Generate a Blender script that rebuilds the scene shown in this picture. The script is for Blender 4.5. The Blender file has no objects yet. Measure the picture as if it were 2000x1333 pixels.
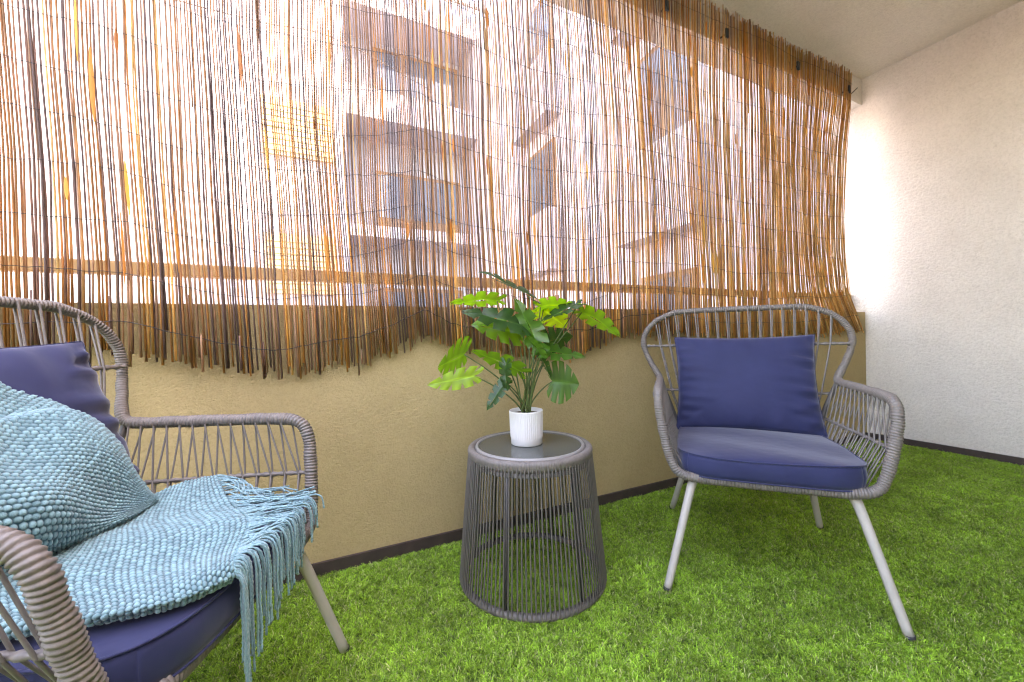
import bpy, math, random
import numpy as np
from mathutils import Matrix, Vector, Euler
random.seed(11); rng = np.random.default_rng(11)
scene = bpy.context.scene
col = scene.collection

# ------------------------------------------------------------------ camera, sky, sun, exposure
HC = 0.8
cam_data = bpy.data.cameras.new('camera'); cam = bpy.data.objects.new('camera', cam_data); col.objects.link(cam)
cam_data.sensor_width = 36.0; cam_data.lens = 775.63 / 2000 * 36.0
cam_data.clip_start = 0.01; cam_data.clip_end = 4000
yaw, pitch, roll = math.radians(25.385), math.radians(-0.482), math.radians(-1.347)
dv = Vector((math.sin(yaw) * math.cos(pitch), math.cos(yaw) * math.cos(pitch), math.sin(pitch)))
rv = Vector((math.cos(yaw), -math.sin(yaw), 0)); uv = rv.cross(dv)
r2 = rv * math.cos(roll) + uv * math.sin(roll); u2 = uv * math.cos(roll) - rv * math.sin(roll)
cam.matrix_world = Matrix(((r2.x, u2.x, -dv.x, 0), (r2.y, u2.y, -dv.y, 0), (r2.z, u2.z, -dv.z, HC), (0, 0, 0, 1)))
scene.camera = cam

SUN = Vector((0.66, -0.30, 0.69)).normalized()          # towards the sun: over the roof, from behind on the right
world = bpy.data.worlds.new('World'); scene.world = world; world.use_nodes = True
wn = world.node_tree.nodes; wl = world.node_tree.links
sky = wn.new('ShaderNodeTexSky'); sky.sky_type = 'NISHITA'; sky.sun_disc = False
sky.sun_elevation = math.asin(SUN.z); sky.sun_rotation = math.atan2(SUN.x, SUN.y)
sky.air_density = 1.2; sky.dust_density = 2.5
wl.new(sky.outputs[0], wn['Background'].inputs[0]); wn['Background'].inputs[1].default_value = 0.15
sun_data = bpy.data.lights.new('sun', 'SUN'); sun_data.energy = 2.0; sun_data.angle = math.radians(0.55)
sun_data.color = (1.0, 0.94, 0.85)
sun = bpy.data.objects.new('sun', sun_data); col.objects.link(sun)
sun.rotation_euler = SUN.to_track_quat('Z', 'Y').to_euler(); sun.location = (0, 0, 12)
scene.view_settings.view_transform = 'Standard'; scene.view_settings.look = 'None'
scene.view_settings.gamma = 1.0; scene.view_settings.use_curve_mapping = False
scene.view_settings.exposure = 4.35
scene.view_settings.use_white_balance = True; scene.view_settings.white_balance_temperature = 8500; scene.view_settings.white_balance_tint = 24
scene.cycles.max_bounces = 6; scene.cycles.diffuse_bounces = 4; scene.cycles.adaptive_threshold = 0.02; scene.cycles.transparent_max_bounces = 16
scene.cycles.caustics_reflective = False; scene.cycles.caustics_refractive = False
scene.cycles.use_denoising = True; scene.cycles.filter_width = 1.2

# ------------------------------------------------------------------ helpers
def tag(o, label=None, cat=None, group=None, kind=None):
    if label: o['label'] = label
    if cat: o['category'] = cat
    if group: o['group'] = group
    if kind: o['kind'] = kind
    return o

def empty(name, loc=(0, 0, 0), rz=0.0):
    o = bpy.data.objects.new(name, None); col.objects.link(o)
    o.location = loc; o.rotation_euler = (0, 0, rz); o.empty_display_size = 0.05
    return o

def mesh(name, V, F, mat, smooth=True, tint=None):
    me = bpy.data.meshes.new(name)
    V = np.asarray(V, dtype=np.float64)
    if isinstance(F, np.ndarray):
        me.vertices.add(len(V)); me.vertices.foreach_set('co', V.astype(np.float32).ravel())
        n = F.shape[1]
        me.loops.add(F.size); me.loops.foreach_set('vertex_index', F.astype(np.int32).ravel())
        me.polygons.add(len(F))
        me.polygons.foreach_set('loop_start', np.arange(0, F.size, n, dtype=np.int32))
        me.polygons.foreach_set('loop_total', np.full(len(F), n, dtype=np.int32))
        me.update(calc_edges=True)
    else:
        me.from_pydata([tuple(v) for v in V], [], [tuple(f) for f in F]); me.update()
    me.polygons.foreach_set('use_smooth', np.full(len(me.polygons), bool(smooth), dtype=bool))
    if tint is not None:
        t = np.asarray(tint, dtype=np.float32)
        if t.ndim == 1: t = np.tile(t, (len(V), 1))
        if t.shape[1] == 3: t = np.concatenate([t, np.ones((len(V), 1), np.float32)], 1)
        a = me.attributes.new('tint', 'FLOAT_COLOR', 'POINT'); a.data.foreach_set('color', t.ravel())
    me.materials.append(mat)
    return me

def put(name, me, parent=None, mat4=None):
    o = bpy.data.objects.new(name, me); col.objects.link(o)
    if parent is not None: o.parent = parent
    if mat4 is not None: o.matrix_local = mat4
    return o

def obj(name, V, F, mat, parent=None, smooth=True, tint=None):
    return put(name, mesh(name, V, F, mat, smooth, tint), parent)

def join(parts):
    Vs, Fs, n = [], [], 0
    for V, F in parts:
        Vs.append(np.asarray(V, float)); Fs.append(np.asarray(F, int) + n); n += len(V)
    return np.concatenate(Vs), np.concatenate(Fs)

def box(x0, x1, y0, y1, z0, z1):
    V = np.array([(x, y, z) for z in (z0, z1) for y in (y0, y1) for x in (x0, x1)], float)
    F = np.array([(0, 2, 3, 1), (4, 5, 7, 6), (0, 1, 5, 4), (2, 6, 7, 3), (0, 4, 6, 2), (1, 3, 7, 5)])
    return V, F

def bevel_box(x0, x1, y0, y1, z0, z1, b):
    import bmesh
    V, F = box(x0, x1, y0, y1, z0, z1); bm = bmesh.new()
    vs = [bm.verts.new(v) for v in V]
    for f in F: bm.faces.new([vs[i] for i in f])
    bmesh.ops.bevel(bm, geom=bm.edges[:], offset=b, segments=2, profile=0.6, affect='EDGES')
    bm.verts.index_update()
    r = ([tuple(v.co) for v in bm.verts], [[v.index for v in f.verts] for f in bm.faces]); bm.free()
    return r

def catmull(P, n=12, closed=False):
    P = np.asarray(P, float); m = len(P); out = []
    for i in range(m if closed else m - 1):
        if closed: a, b, c, d = P[(i - 1) % m], P[i], P[(i + 1) % m], P[(i + 2) % m]
        else: a, b, c, d = P[max(i - 1, 0)], P[i], P[i + 1], P[min(i + 2, m - 1)]
        for t in np.arange(n) / n:
            out.append(0.5 * ((2 * b) + (-a + c) * t + (2 * a - 5 * b + 4 * c - d) * t * t + (-a + 3 * b - 3 * c + d) * t ** 3))
    if not closed: out.append(P[-1])
    return np.array(out)

def resample(P, step, closed=False):
    if closed: P = np.vstack([P, P[:1]])
    s = np.concatenate([[0], np.cumsum(np.linalg.norm(np.diff(P, axis=0), axis=1))])
    n = max(2, int(round(s[-1] / step)) + 1)
    q = np.linspace(0, s[-1], n)
    R = np.stack([np.interp(q, s, P[:, k]) for k in range(3)], 1)
    return (R[:-1], q[:-1]) if closed else (R, q)

def tube(P, r, sides=8, closed=False, caps=True, wrap=None, twist=None):
    """skin a path; wrap=(pitch, depth) cuts helical rope ridges; twist=(ratio, pitch) turns a flattened section"""
    P = np.asarray(P, float); n = len(P)
    if closed: T = np.roll(P, -1, 0) - np.roll(P, 1, 0)
    else: T = np.gradient(P, axis=0)
    T /= np.linalg.norm(T, axis=1)[:, None] + 1e-12
    N = np.zeros_like(P)
    a = np.array([0, 0, 1.0]) if abs(T[0][2]) < 0.9 else np.array([1.0, 0, 0])
    N[0] = a - T[0] * (a @ T[0]); N[0] /= np.linalg.norm(N[0])
    for i in range(1, n):
        v = N[i - 1] - T[i] * (N[i - 1] @ T[i]); N[i] = v / (np.linalg.norm(v) + 1e-12)
    B = np.cross(T, N)
    s = np.concatenate([[0], np.cumsum(np.linalg.norm(np.diff(P, axis=0), axis=1))])
    ang = np.arange(sides) * 2 * np.pi / sides
    R = np.ones((n, sides)) * (np.asarray(r, float).reshape(-1, 1) if np.ndim(r) else r)
    if wrap:
        ph = s[:, None] / wrap[0] + ang[None] / (2 * np.pi)
        R = R - wrap[1] * (1 - np.abs(np.sin(np.pi * ph)) ** 0.7)
    A1 = np.cos(ang)[None] * R; A2 = np.sin(ang)[None] * R
    if twist:
        A2 = A2 * twist[0]; th = (s * 2 * np.pi / twist[1])[:, None]
        A1, A2 = A1 * np.cos(th) - A2 * np.sin(th), A1 * np.sin(th) + A2 * np.cos(th)
    V = (P[:, None] + A1[..., None] * N[:, None] + A2[..., None] * B[:, None]).reshape(-1, 3)
    i = np.arange(n if closed else n - 1)[:, None]; j = np.arange(sides)[None]
    a0 = i * sides + j; a1 = i * sides + (j + 1) % sides; i2 = (i + 1) % n
    F = np.stack([a0, a1, i2 * sides + (j + 1) % sides, i2 * sides + j], -1).reshape(-1, 4)
    if caps and not closed:
        V = np.vstack([V, P[:1], P[-1:]]); c0, c1 = n * sides, n * sides + 1
        jj = np.arange(sides); e = (n - 1) * sides
        F = np.vstack([F, np.stack([(jj + 1) % sides, jj, np.full(sides, c0), np.full(sides, c0)], 1)[:, [0, 1, 2, 2]] * 0 + np.stack([(jj + 1) % sides, jj, np.full(sides, c0), np.full(sides, c0)], 1)]) if False else F
        tri = [((k + 1) % sides, k, c0) for k in range(sides)] + [(e + k, e + (k + 1) % sides, c1) for k in range(sides)]
        return V, [tuple(f) for f in F] + tri
    return V, F

def lathe(profile, seg=48, center=(0, 0, 0)):
    pr = np.asarray(profile, float); n = len(pr); ang = np.arange(seg) * 2 * np.pi / seg
    V = np.stack([pr[:, 0][:, None] * np.cos(ang) + center[0], pr[:, 0][:, None] * np.sin(ang) + center[1],
                  np.repeat(pr[:, 1][:, None], seg, 1) + center[2]], -1).reshape(-1, 3)
    i = np.arange(n - 1)[:, None]; j = np.arange(seg)[None]
    F = np.stack([i * seg + j, i * seg + (j + 1) % seg, (i + 1) * seg + (j + 1) % seg, (i + 1) * seg + j], -1).reshape(-1, 4)
    return V, F

def grid_faces(nu, nv):
    i = np.arange(nu - 1)[:, None]; j = np.arange(nv - 1)[None]
    return np.stack([i * nv + j, (i + 1) * nv + j, (i + 1) * nv + j + 1, i * nv + j + 1], -1).reshape(-1, 4)

# ------------------------------------------------------------------ materials
class NT:
    def __init__(s, name):
        s.m = bpy.data.materials.new(name); s.m.use_nodes = True
        s.n = s.m.node_tree.nodes; s.l = s.m.node_tree.links; s.b = s.n['Principled BSDF']
        s.out = s.n['Material Output']
    def node(s, t, **k):
        x = s.n.new(t)
        for a, b in k.items(): setattr(x, a, b)
        return x
    def noise(s, scale, detail=4, rough=0.55, vec=None):
        x = s.node('ShaderNodeTexNoise'); x.inputs['Scale'].default_value = scale
        x.inputs['Detail'].default_value = detail; x.inputs['Roughness'].default_value = rough
        s.l.new(vec if vec else s.coord(), x.inputs['Vector']); return x.outputs['Fac']
    def coord(s):
        if not hasattr(s, 'tc'): s.tc = s.node('ShaderNodeTexCoord')
        return s.tc.outputs['Object']
    def ramp(s, fac, stops):
        x = s.node('ShaderNodeValToRGB'); e = x.color_ramp.elements
        while len(e) < len(stops): e.new(0.5)
        for k, (p, c) in enumerate(stops): e[k].position = p; e[k].color = (*c, 1) if len(c) == 3 else c
        s.l.new(fac, x.inputs[0]); return x.outputs[0]
    def mix(s, fac, a, b, mode='MIX'):
        x = s.node('ShaderNodeMix', data_type='RGBA', blend_type=mode)
        for v, i in ((fac, 0), (a, 6), (b, 7)):
            if isinstance(v, (int, float)): x.inputs[i].default_value = v
            elif isinstance(v, tuple): x.inputs[i].default_value = (*v, 1)
            else: s.l.new(v, x.inputs[i])
        return x.outputs[2]
    def bump(s, h, strength, dist, prev=None):
        x = s.node('ShaderNodeBump'); x.inputs['Strength'].default_value = strength; x.inputs['Distance'].default_value = dist
        s.l.new(h, x.inputs['Height'])
        if prev: s.l.new(prev, x.inputs['Normal'])
        return x.outputs[0]
    def set(s, color=None, rough=None, normal=None, **k):
        for v, nm in ((color, 'Base Color'), (rough, 'Roughness'), (normal, 'Normal')):
            if v is None: continue
            if isinstance(v, tuple): s.b.inputs[nm].default_value = (*v, 1)
            elif isinstance(v, (int, float)): s.b.inputs[nm].default_value = v
            else: s.l.new(v, s.b.inputs[nm])
        for a, b in k.items(): s.b.inputs[a.replace('_', ' ')].default_value = b
        return s
    def attr(s, name='tint'):
        x = s.node('ShaderNodeAttribute'); x.attribute_name = name; return x.outputs['Color']
    def translucent(s, amount, color):
        t = s.node('ShaderNodeBsdfTranslucent'); mx = s.node('ShaderNodeMixShader'); mx.inputs[0].default_value = amount
        if isinstance(color, tuple): t.inputs[0].default_value = (*color, 1)
        else: s.l.new(color, t.inputs[0])
        s.l.new(s.b.outputs[0], mx.inputs[1]); s.l.new(t.outputs[0], mx.inputs[2]); s.l.new(mx.outputs[0], s.out.inputs[0])
        return s

def stucco(name, c1, c2, bscale=170, bstr=0.9, mscale=62, mstr=0.75):
    t = NT(name)
    big = t.noise(1.7, 5); fine = t.noise(bscale, 3, 0.6); mid = t.noise(mscale, 4, 0.65)
    base = t.ramp(big, [(0.3, c1), (0.72, c2)])
    spk = t.ramp(fine, [(0.32, (0.80, 0.79, 0.77)), (0.5, (1, 1, 1))])
    base = t.mix(0.6, base, spk, 'MULTIPLY')
    base = t.mix(0.5, base, t.ramp(mid, [(0.34, (0.84, 0.83, 0.82)), (0.56, (1, 1, 1))]), 'MULTIPLY')
    base = t.mix(0.5, base, t.ramp(t.noise(4.5, 6, 0.7), [(0.30, (0.86, 0.85, 0.83)), (0.6, (1, 1, 1))]), 'MULTIPLY')
    nrm = t.bump(fine, bstr * .6, 0.006, t.bump(mid, mstr, 0.014))
    return t.set(base, 0.92, nrm, Specular_IOR_Level=0.2).m
M = {}
M['wall'] = stucco('stucco_white', (0.73, 0.665, 0.60), (0.80, 0.735, 0.67))
M['ceil'] = stucco('stucco_ceiling', (0.85, 0.77, 0.67), (0.89, 0.82, 0.72), 190, 0.35)
M['parapet'] = stucco('stucco_tan', (0.42, 0.31, 0.15), (0.48, 0.36, 0.18), 190, 0.7, 105, 0.32)
M['house'] = stucco('stucco_house', (0.66, 0.62, 0.56), (0.72, 0.68, 0.62))
M['outside'] = stucco('stucco_facade', (0.42, 0.405, 0.44), (0.47, 0.455, 0.49), 40, 0.3)
M['outside2'] = stucco('stucco_facade_lilac', (0.60, 0.57, 0.62), (0.66, 0.63, 0.68), 40, 0.3)
def simple(name, c, rough=0.5, var=0.15, scale=30, bump=0.0, **k):
    t = NT(name); n = t.noise(scale, 4)
    d = tuple(max(0, v * (1 - var)) for v in c); e = tuple(min(1, v * (1 + var)) for v in c)
    return t.set(t.ramp(n, [(0.3, d), (0.7, e)]), rough, t.bump(t.noise(scale * 6, 3), bump, 0.002) if bump else None, **k).m
M['base'] = simple('baseboard_brown', (0.045, 0.028, 0.024), 0.6, 0.3, 12, 0.2)
M['soil_mat'] = simple('turf_backing', (0.07, 0.12, 0.025), 0.95, 0.4, 90)
M['rope'] = simple('resin_rope_taupe', (0.155, 0.130, 0.112), 0.5, 0.16, 60, 0.25)
M['cord'] = simple('resin_cord_grey', (0.165, 0.142, 0.125), 0.5, 0.15, 60, 0.2)
M['tcord'] = simple('resin_cord_dark', (0.118, 0.103, 0.090), 0.5, 0.2, 60, 0.2)
M['metal'] = simple('taupe_powder_coat', (0.44, 0.395, 0.35), 0.38, 0.06, 25)
M['dmetal'] = simple('dark_frame_paint', (0.09, 0.08, 0.072), 0.45, 0.15, 25)
M['rubber'] = simple('black_rubber', (0.02, 0.02, 0.02), 0.6)
M['pot'] = simple('matte_white_ceramic', (0.68, 0.655, 0.63), 0.55, 0.03, 20)
M['soil'] = simple('moss_soil', (0.12, 0.08, 0.045), 0.95, 0.5, 120, 0.6)
M['wire'] = simple('black_wire', (0.03, 0.022, 0.018), 0.5)
M['rim'] = simple('table_rim_metal', (0.27, 0.25, 0.23), 0.35, 0.05)
M['lattice'] = simple('lattice_tan', (0.55, 0.40, 0.22), 0.7)
M['wframe'] = simple('window_brown', (0.22, 0.12, 0.06), 0.5)
M['railwood'] = simple('varnished_rail', (0.74, 0.50, 0.24), 0.5, 0.1, 20)
M['ground'] = simple('courtyard_paving', (0.30, 0.28, 0.26), 0.9, 0.2, 2)
M['greyp'] = simple('grey_panel', (0.36, 0.37, 0.40), 0.7, 0.1, 4)
t = NT('window_glass'); t.set((0.10, 0.12, 0.15), 0.06, Specular_IOR_Level=0.8); M['pane'] = t.m
t = NT('table_glass'); n = t.noise(260, 3)
t.set(t.ramp(n, [(0.35, (0.055, 0.06, 0.052)), (0.65, (0.085, 0.09, 0.078))]), 0.17, t.bump(n, 0.06, 0.001), Specular_IOR_Level=0.6); M['glass'] = t.m

t = NT('reed_cane'); tint = t.attr()
mp = t.node('ShaderNodeMapping'); mp.inputs['Scale'].default_value = (1, 1, 0.06); t.l.new(t.coord(), mp.inputs[0])
st = t.noise(420, 3, 0.6, mp.outputs[0]); bl = t.noise(9, 3)
c = t.mix(1.0, tint, t.ramp(st, [(0.3, (0.62, 0.60, 0.58)), (0.7, (1.15, 1.12, 1.08))]), 'MULTIPLY')
c = t.mix(1.0, c, t.ramp(bl, [(0.3, (0.75, 0.72, 0.7)), (0.7, (1.1, 1.1, 1.1))]), 'MULTIPLY')
t.set(c, 0.42, t.bump(st, 0.25, 0.001)); t.translucent(0.5, c); M['reed'] = t.m
t = NT('reed_sheath'); tint = t.attr(); t.set(tint, 0.5); t.translucent(0.5, tint); M['sheath'] = t.m

def fabric(name, c1, c2):
    t = NT(name)
    w1 = t.node('ShaderNodeTexWave'); w1.inputs['Scale'].default_value = 420; w1.bands_direction = 'X'
    w2 = t.node('ShaderNodeTexWave'); w2.inputs['Scale'].default_value = 420; w2.bands_direction = 'Z'
    t.l.new(t.coord(), w1.inputs[0]); t.l.new(t.coord(), w2.inputs[0])
    ad = t.node('ShaderNodeMath', operation='ADD'); t.l.new(w1.outputs['Fac'], ad.inputs[0]); t.l.new(w2.outputs['Fac'], ad.inputs[1])
    big = t.noise(7, 4); wr = t.noise(16, 2)
    nrm = t.bump(ad.outputs[0], 0.05, 0.0006, t.bump(wr, 0.10, 0.02))
    return t.set(t.ramp(big, [(0.3, c1), (0.7, c2)]), 0.72, nrm, Sheen_Weight=0.32, Sheen_Roughness=0.4, Specular_IOR_Level=0.3).m
M['navy'] = fabric('indigo_canvas', (0.016, 0.020, 0.064), (0.021, 0.026, 0.080))

t = NT('teal_knit'); tint = t.attr(); f = t.noise(900, 2)
c = t.mix(1.0, tint, t.ramp(f, [(0.3, (0.8, 0.8, 0.8)), (0.7, (1.12, 1.12, 1.12))]), 'MULTIPLY')
t.set(c, 0.9, t.bump(f, 0.5, 0.0012), Sheen_Weight=0.4, Specular_IOR_Level=0.15); M['knit'] = t.m

t = NT('monstera_leaf'); tint = t.attr()
t.set(tint, 0.30, t.bump(t.noise(70, 3), 0.12, 0.003), Specular_IOR_Level=0.55)
t.translucent(0.52, t.mix(1.0, tint, (3.2, 2.6, 0.8), 'MULTIPLY')); M['leaf'] = t.m
M['stem'] = simple('leaf_stalk', (0.075, 0.115, 0.03), 0.45, 0.3, 40)

t = NT('turf_blade'); tint = t.attr()
oi = t.node('ShaderNodeObjectInfo'); hv = t.node('ShaderNodeHueSaturation')
mr = t.node('ShaderNodeMapRange'); mr.inputs[3].default_value = 0.45; mr.inputs[4].default_value = 1.5
t.l.new(oi.outputs['Random'], mr.inputs[0])
ge = t.node('ShaderNodeNewGeometry'); pn = t.noise(5.5, 4, 0.6, ge.outputs['Position'])
m2 = t.node('ShaderNodeMapRange'); m2.inputs[1].default_value = .3; m2.inputs[2].default_value = .7; m2.inputs[3].default_value = .72; m2.inputs[4].default_value = 1.28; t.l.new(pn, m2.inputs[0])
mu = t.node('ShaderNodeMath', operation='MULTIPLY'); t.l.new(mr.outputs[0], mu.inputs[0]); t.l.new(m2.outputs[0], mu.inputs[1]); t.l.new(mu.outputs[0], hv.inputs['Value']); t.l.new(tint, hv.inputs['Color'])
t.set(hv.outputs[0], 0.45, Specular_IOR_Level=0.35); t.translucent(0.42, hv.outputs[0]); M['blade'] = t.m

# ------------------------------------------------------------------ the balcony shell
D, XR, CH, PH, BB = 1.509, 3.567, 2.611, 0.926, 0.050
YB, XL, DO = -1.55, -2.9, 1.665         # wall behind the camera, open left end, outer face of the parapet
tag(obj('floor', *box(XL - .2, XR + .2, YB - .2, DO, -0.25, 0.0), M['soil_mat'], smooth=False), kind='structure')
ceiling = tag(obj('ceiling', *box(.75, XR + .2, YB - .2, DO, CH, CH + .3), M['ceil'], smooth=False), kind='structure')  # cut short out of view so sky light falls in from upper left
obj('beam', *box(XL, XR - .002, D, DO - .003, 2.425, CH + .01), M['ceil'], ceiling, smooth=False)
# rough white filler bead where the ceiling meets the beam
bead, _ = resample(np.array([[x, D - .002, CH - .004 + .003 * math.sin(x * 9)] for x in np.linspace(.77, XR - .3, 60)]), 0.02)
bead[:, 1] += rng.normal(0, .0012, len(bead))
obj('filler_bead', *tube(bead, .009, 6), M['wall'], ceiling)

pw = tag(obj('parapet_wall', *box(XL, XR - .001, D, DO - .002, -0.05, PH), M['parapet'], smooth=False),
         'low tan stucco parapet wall behind the side table', 'wall')
obj('baseboard', *box(XL, XR - .012, D - .011, D + .004, -.01, BB), M['base'], pw, smooth=False)
hr = tag(empty('handrail', (0, 1.61, PH)), 'tan handrail above the parapet behind the reed screen', 'handrail')
obj('rail', *bevel_box(XL, XR - .003, -.022, .022, 1.020 - PH, 1.060 - PH, .004), M['railwood'], hr, smooth=False)
for xx in (-1.9, 3.5): obj('post', *box(xx - .02, xx + .02, -.018, .018, -.01, 1.021 - PH), M['parapet'], hr, smooth=False)
rw = tag(obj('side_wall', *box(XR, XR + .2, YB - .2, 1.72, -.05, CH + .29), M['wall'], smooth=False),
         'tall rough white stucco wall at the right end of the balcony', 'wall')
obj('baseboard', *box(XR - .011, XR + .004, YB, D - .012, -.01, BB), M['base'], rw, smooth=False)
tag(obj('end_parapet', *box(XL - .15, XL, YB, DO, -.05, PH), M['parapet'], smooth=False),
    'low tan parapet closing the left end outside the picture', 'wall')
tag(obj('house_wall', *box(XL, XR + .19, YB - .25, YB, -.05, CH + .28), M['house'], smooth=False),
    'white house wall behind the viewer outside the picture', 'wall')

# ------------------------------------------------------------------ the courtyard outside
tag(obj('ground', *box(-400, 400, -400, 400, -6.4, -6.2), M['ground'], smooth=False), kind='structure')
b = empty('apartment_building', (0, 8.5, -6.2)); zz = 6.2
tag(b, 'pale apartment block across the courtyard with recessed loggias and roof railing', 'building')
def bp(name, x0, x1, y0, y1, z0, z1, m, par=b): return obj(name, *box(x0, x1, y0 - 8.5, y1 - 8.5, z0 + zz, z1 + zz), M[m], par, smooth=False)
bp('wall', -9, 0.50, 8.5, 12, -6.2, 7.9, 'outside')
bp('wall', 3.30, 3.75, 8.5, 12, -6.2, 7.9, 'outside')
bp('wall', 0.50, 3.30, 9.5, 12, -6.2, 7.9, 'greyp')
for z0, z1 in ((-6.2, -3.0), (-.55, .5), (2.93, 3.16), (5.35, 5.95), (7.6, 7.9)): bp('slab', .501, 3.299, 8.52, 9.5, z0, z1, 'outside')
for z in (.5, 3.16, 5.95):
    w = bp('window', 1.15, 3.15, 9.44, 9.5, z + .05, z + 1.5, 'wframe')
    for k in range(3): bp('pane', 1.22 + k * .64, 1.22 + k * .64 + .56, 9.425, 9.441, z + .5, z + 1.42, 'pane', w) if False else put('pane', mesh('pane', *box(1.22 + k * .64, 1.78 + k * .64, .925, .941, z + .45 + zz, z + 1.42 + zz), M['pane'], False), w)
for x0, x1, z0, z1 in ((-.93, .26, 4.28, 5.33), (-.93, .26, 1.72, 2.83)):
    w = bp('window', x0, x1, 8.44, 8.5, z0, z1, 'lattice')
    for k in range(9):
        zc = z0 + .06 + (z1 - z0 - .12) * (k + .5) / 9
        put('shutter_slat', mesh('shutter_slat', *box(x0 + .03, x1 - .03, -.085, -.061, zc - .04 + zz, zc + .04 + zz), M['lattice'], False), w)
rl = obj('roof_railing', *join([box(-2, 3.7, .05, .09, 8.35 + zz, 8.40 + zz)] + [box(x, x + .03, .05, .085, 7.9 + zz, 8.36 + zz) for x in np.arange(-2, 3.7, .16)]), M['dmetal'], b, smooth=False)
w2 = empty('courtyard_wing', (3.6, 1.8, -6.2)); tag(w2, 'pale side wing of the building with boxed balconies beyond the screen', 'building')
def wp(name, x0, x1, y0, y1, z0, z1, m, par=w2): return obj(name, *box(x0 - 3.6, x1 - 3.6, y0 - 1.8, y1 - 1.8, z0 + zz, z1 + zz), M[m], par, smooth=False)
wp('wall', 3.6, 8, 1.74, 8.49, -6.2, 7.9, 'outside2')
wp('wall', 3.78, 8, -7, 1.735, -6.2, 10.5, 'outside2')  # unseen tall block, added to keep the sun off the balcony
for y0, y1 in ((2.75, 3.95), (5.5, 6.8)):
    for z0 in (-.75, 1.90, 4.45):
        wp('balcony', 3.32, 3.598, y0, y1, z0, z0 + 1.0, 'outside')
        wf = wp('window', 3.57, 3.599, y0 + .2, y1 - .2, z0 + 1.06, z0 + 2.25, 'wframe')
        for k in (0, 1):
            yy = y0 + .26 + k * (y1 - y0 - .46) / 2
            put('pane', mesh('pane', *box(-.036, -.031, yy - 1.8, yy - 1.8 + (y1 - y0 - .6) / 2, z0 + 1.12 + zz, z0 + 2.19 + zz), M['pane'], False), wf)
cab, _ = resample(catmull([(-2.6, 3.2, 2.9), (-1.27, 4.5, 3.89), (-1.01, 5.0, 4.24), (-0.52, 5.5, 4.6), (0.32, 6.0, 4.98), (2.2, 8.5, 6.2)], 10), .1)
tag(obj('overhead_cable', *tube(cab, .006, 5), M['wire']), 'thin dark cable strung across the courtyard behind the reeds', 'cable')

# ------------------------------------------------------------------ artificial turf
def clump(seed):
    r = np.random.default_rng(seed); V = []; F = []; T = []
    pal = [(.27, .48, .045), (.36, .58, .06), (.50, .68, .12), (.12, .25, .03), (.68, .80, .28), (.62, .58, .30)]
    for k in range(9):
        a = r.uniform(0, 2 * np.pi); x0, y0 = r.normal(0, .0035, 2)
        h = r.uniform(.007, .0145); lean = r.uniform(.3, 1.6) * h; w = r.uniform(.0006, .0011)
        d = np.array([np.cos(a), np.sin(a)]); s = np.array([-d[1], d[0]]); c = np.array(pal[r.choice(6, p=[.26, .26, .18, .14, .11, .05])]) * r.uniform(.8, 1.2)
        o = len(V)
        for q in range(4):
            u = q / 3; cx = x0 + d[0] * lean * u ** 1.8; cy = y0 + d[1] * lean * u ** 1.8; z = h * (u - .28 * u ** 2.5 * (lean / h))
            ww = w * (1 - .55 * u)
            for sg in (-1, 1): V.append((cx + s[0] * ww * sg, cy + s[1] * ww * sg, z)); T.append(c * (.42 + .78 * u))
        for q in range(3): F.append((o + 2 * q, o + 2 * q + 1, o + 2 * q + 3, o + 2 * q + 2))
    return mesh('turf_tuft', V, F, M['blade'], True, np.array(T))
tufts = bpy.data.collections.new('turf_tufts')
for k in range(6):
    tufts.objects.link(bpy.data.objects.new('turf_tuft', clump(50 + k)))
xs = np.linspace(-1.7, XR - .012, 40); ys = np.linspace(-.45, D - .012, 16)
Vg = np.array([(x, y, .003) for x in xs for y in ys]); turf = obj('artificial_turf', Vg, grid_faces(40, 16)[:, ::-1].copy(), M['soil_mat'], smooth=False)
tag(turf, 'bright green artificial grass carpet covering the balcony floor', 'grass', kind='stuff')
ng = bpy.data.node_groups.new('turf_scatter', 'GeometryNodeTree')
ng.interface.new_socket('Geometry', in_out='INPUT', socket_type='NodeSocketGeometry'); ng.interface.new_socket('Geometry', in_out='OUTPUT', socket_type='NodeSocketGeometry')
gi = ng.nodes.new('NodeGroupInput'); go = ng.nodes.new('NodeGroupOutput')
dp = ng.nodes.new('GeometryNodeDistributePointsOnFaces'); dp.inputs['Density'].default_value = 30000; dp.inputs['Seed'].default_value = 3
ip = ng.nodes.new('GeometryNodeInstanceOnPoints'); ci = ng.nodes.new('GeometryNodeCollectionInfo')
ci.inputs['Collection'].default_value = tufts; ci.inputs['Separate Children'].default_value = True; ci.inputs['Reset Children'].default_value = True
ip.inputs['Pick Instance'].default_value = True
rr = ng.nodes.new('FunctionNodeRandomValue'); rr.data_type = 'FLOAT_VECTOR'; rr.inputs[0].default_value = (-.42, -.30, 0); rr.inputs[1].default_value = (.18, .20, 6.28)
rs = ng.nodes.new('FunctionNodeRandomValue'); rs.data_type = 'FLOAT'; rs.inputs[2].default_value = .65; rs.inputs[3].default_value = 1.2
jg = ng.nodes.new('GeometryNodeJoinGeometry')
L_ = ng.links.new
L_(gi.outputs[0], dp.inputs['Mesh']); L_(dp.outputs['Points'], ip.inputs['Points']); L_(ci.outputs[0], ip.inputs['Instance'])
L_(rr.outputs[0], ip.inputs['Rotation']); L_(rs.outputs[1], ip.inputs['Scale']); L_(gi.outputs[0], jg.inputs[0]); L_(ip.outputs[0], jg.inputs[0]); L_(jg.outputs[0], go.inputs[0])
turf.modifiers.new('scatter', 'NODES').node_group = ng

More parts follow.
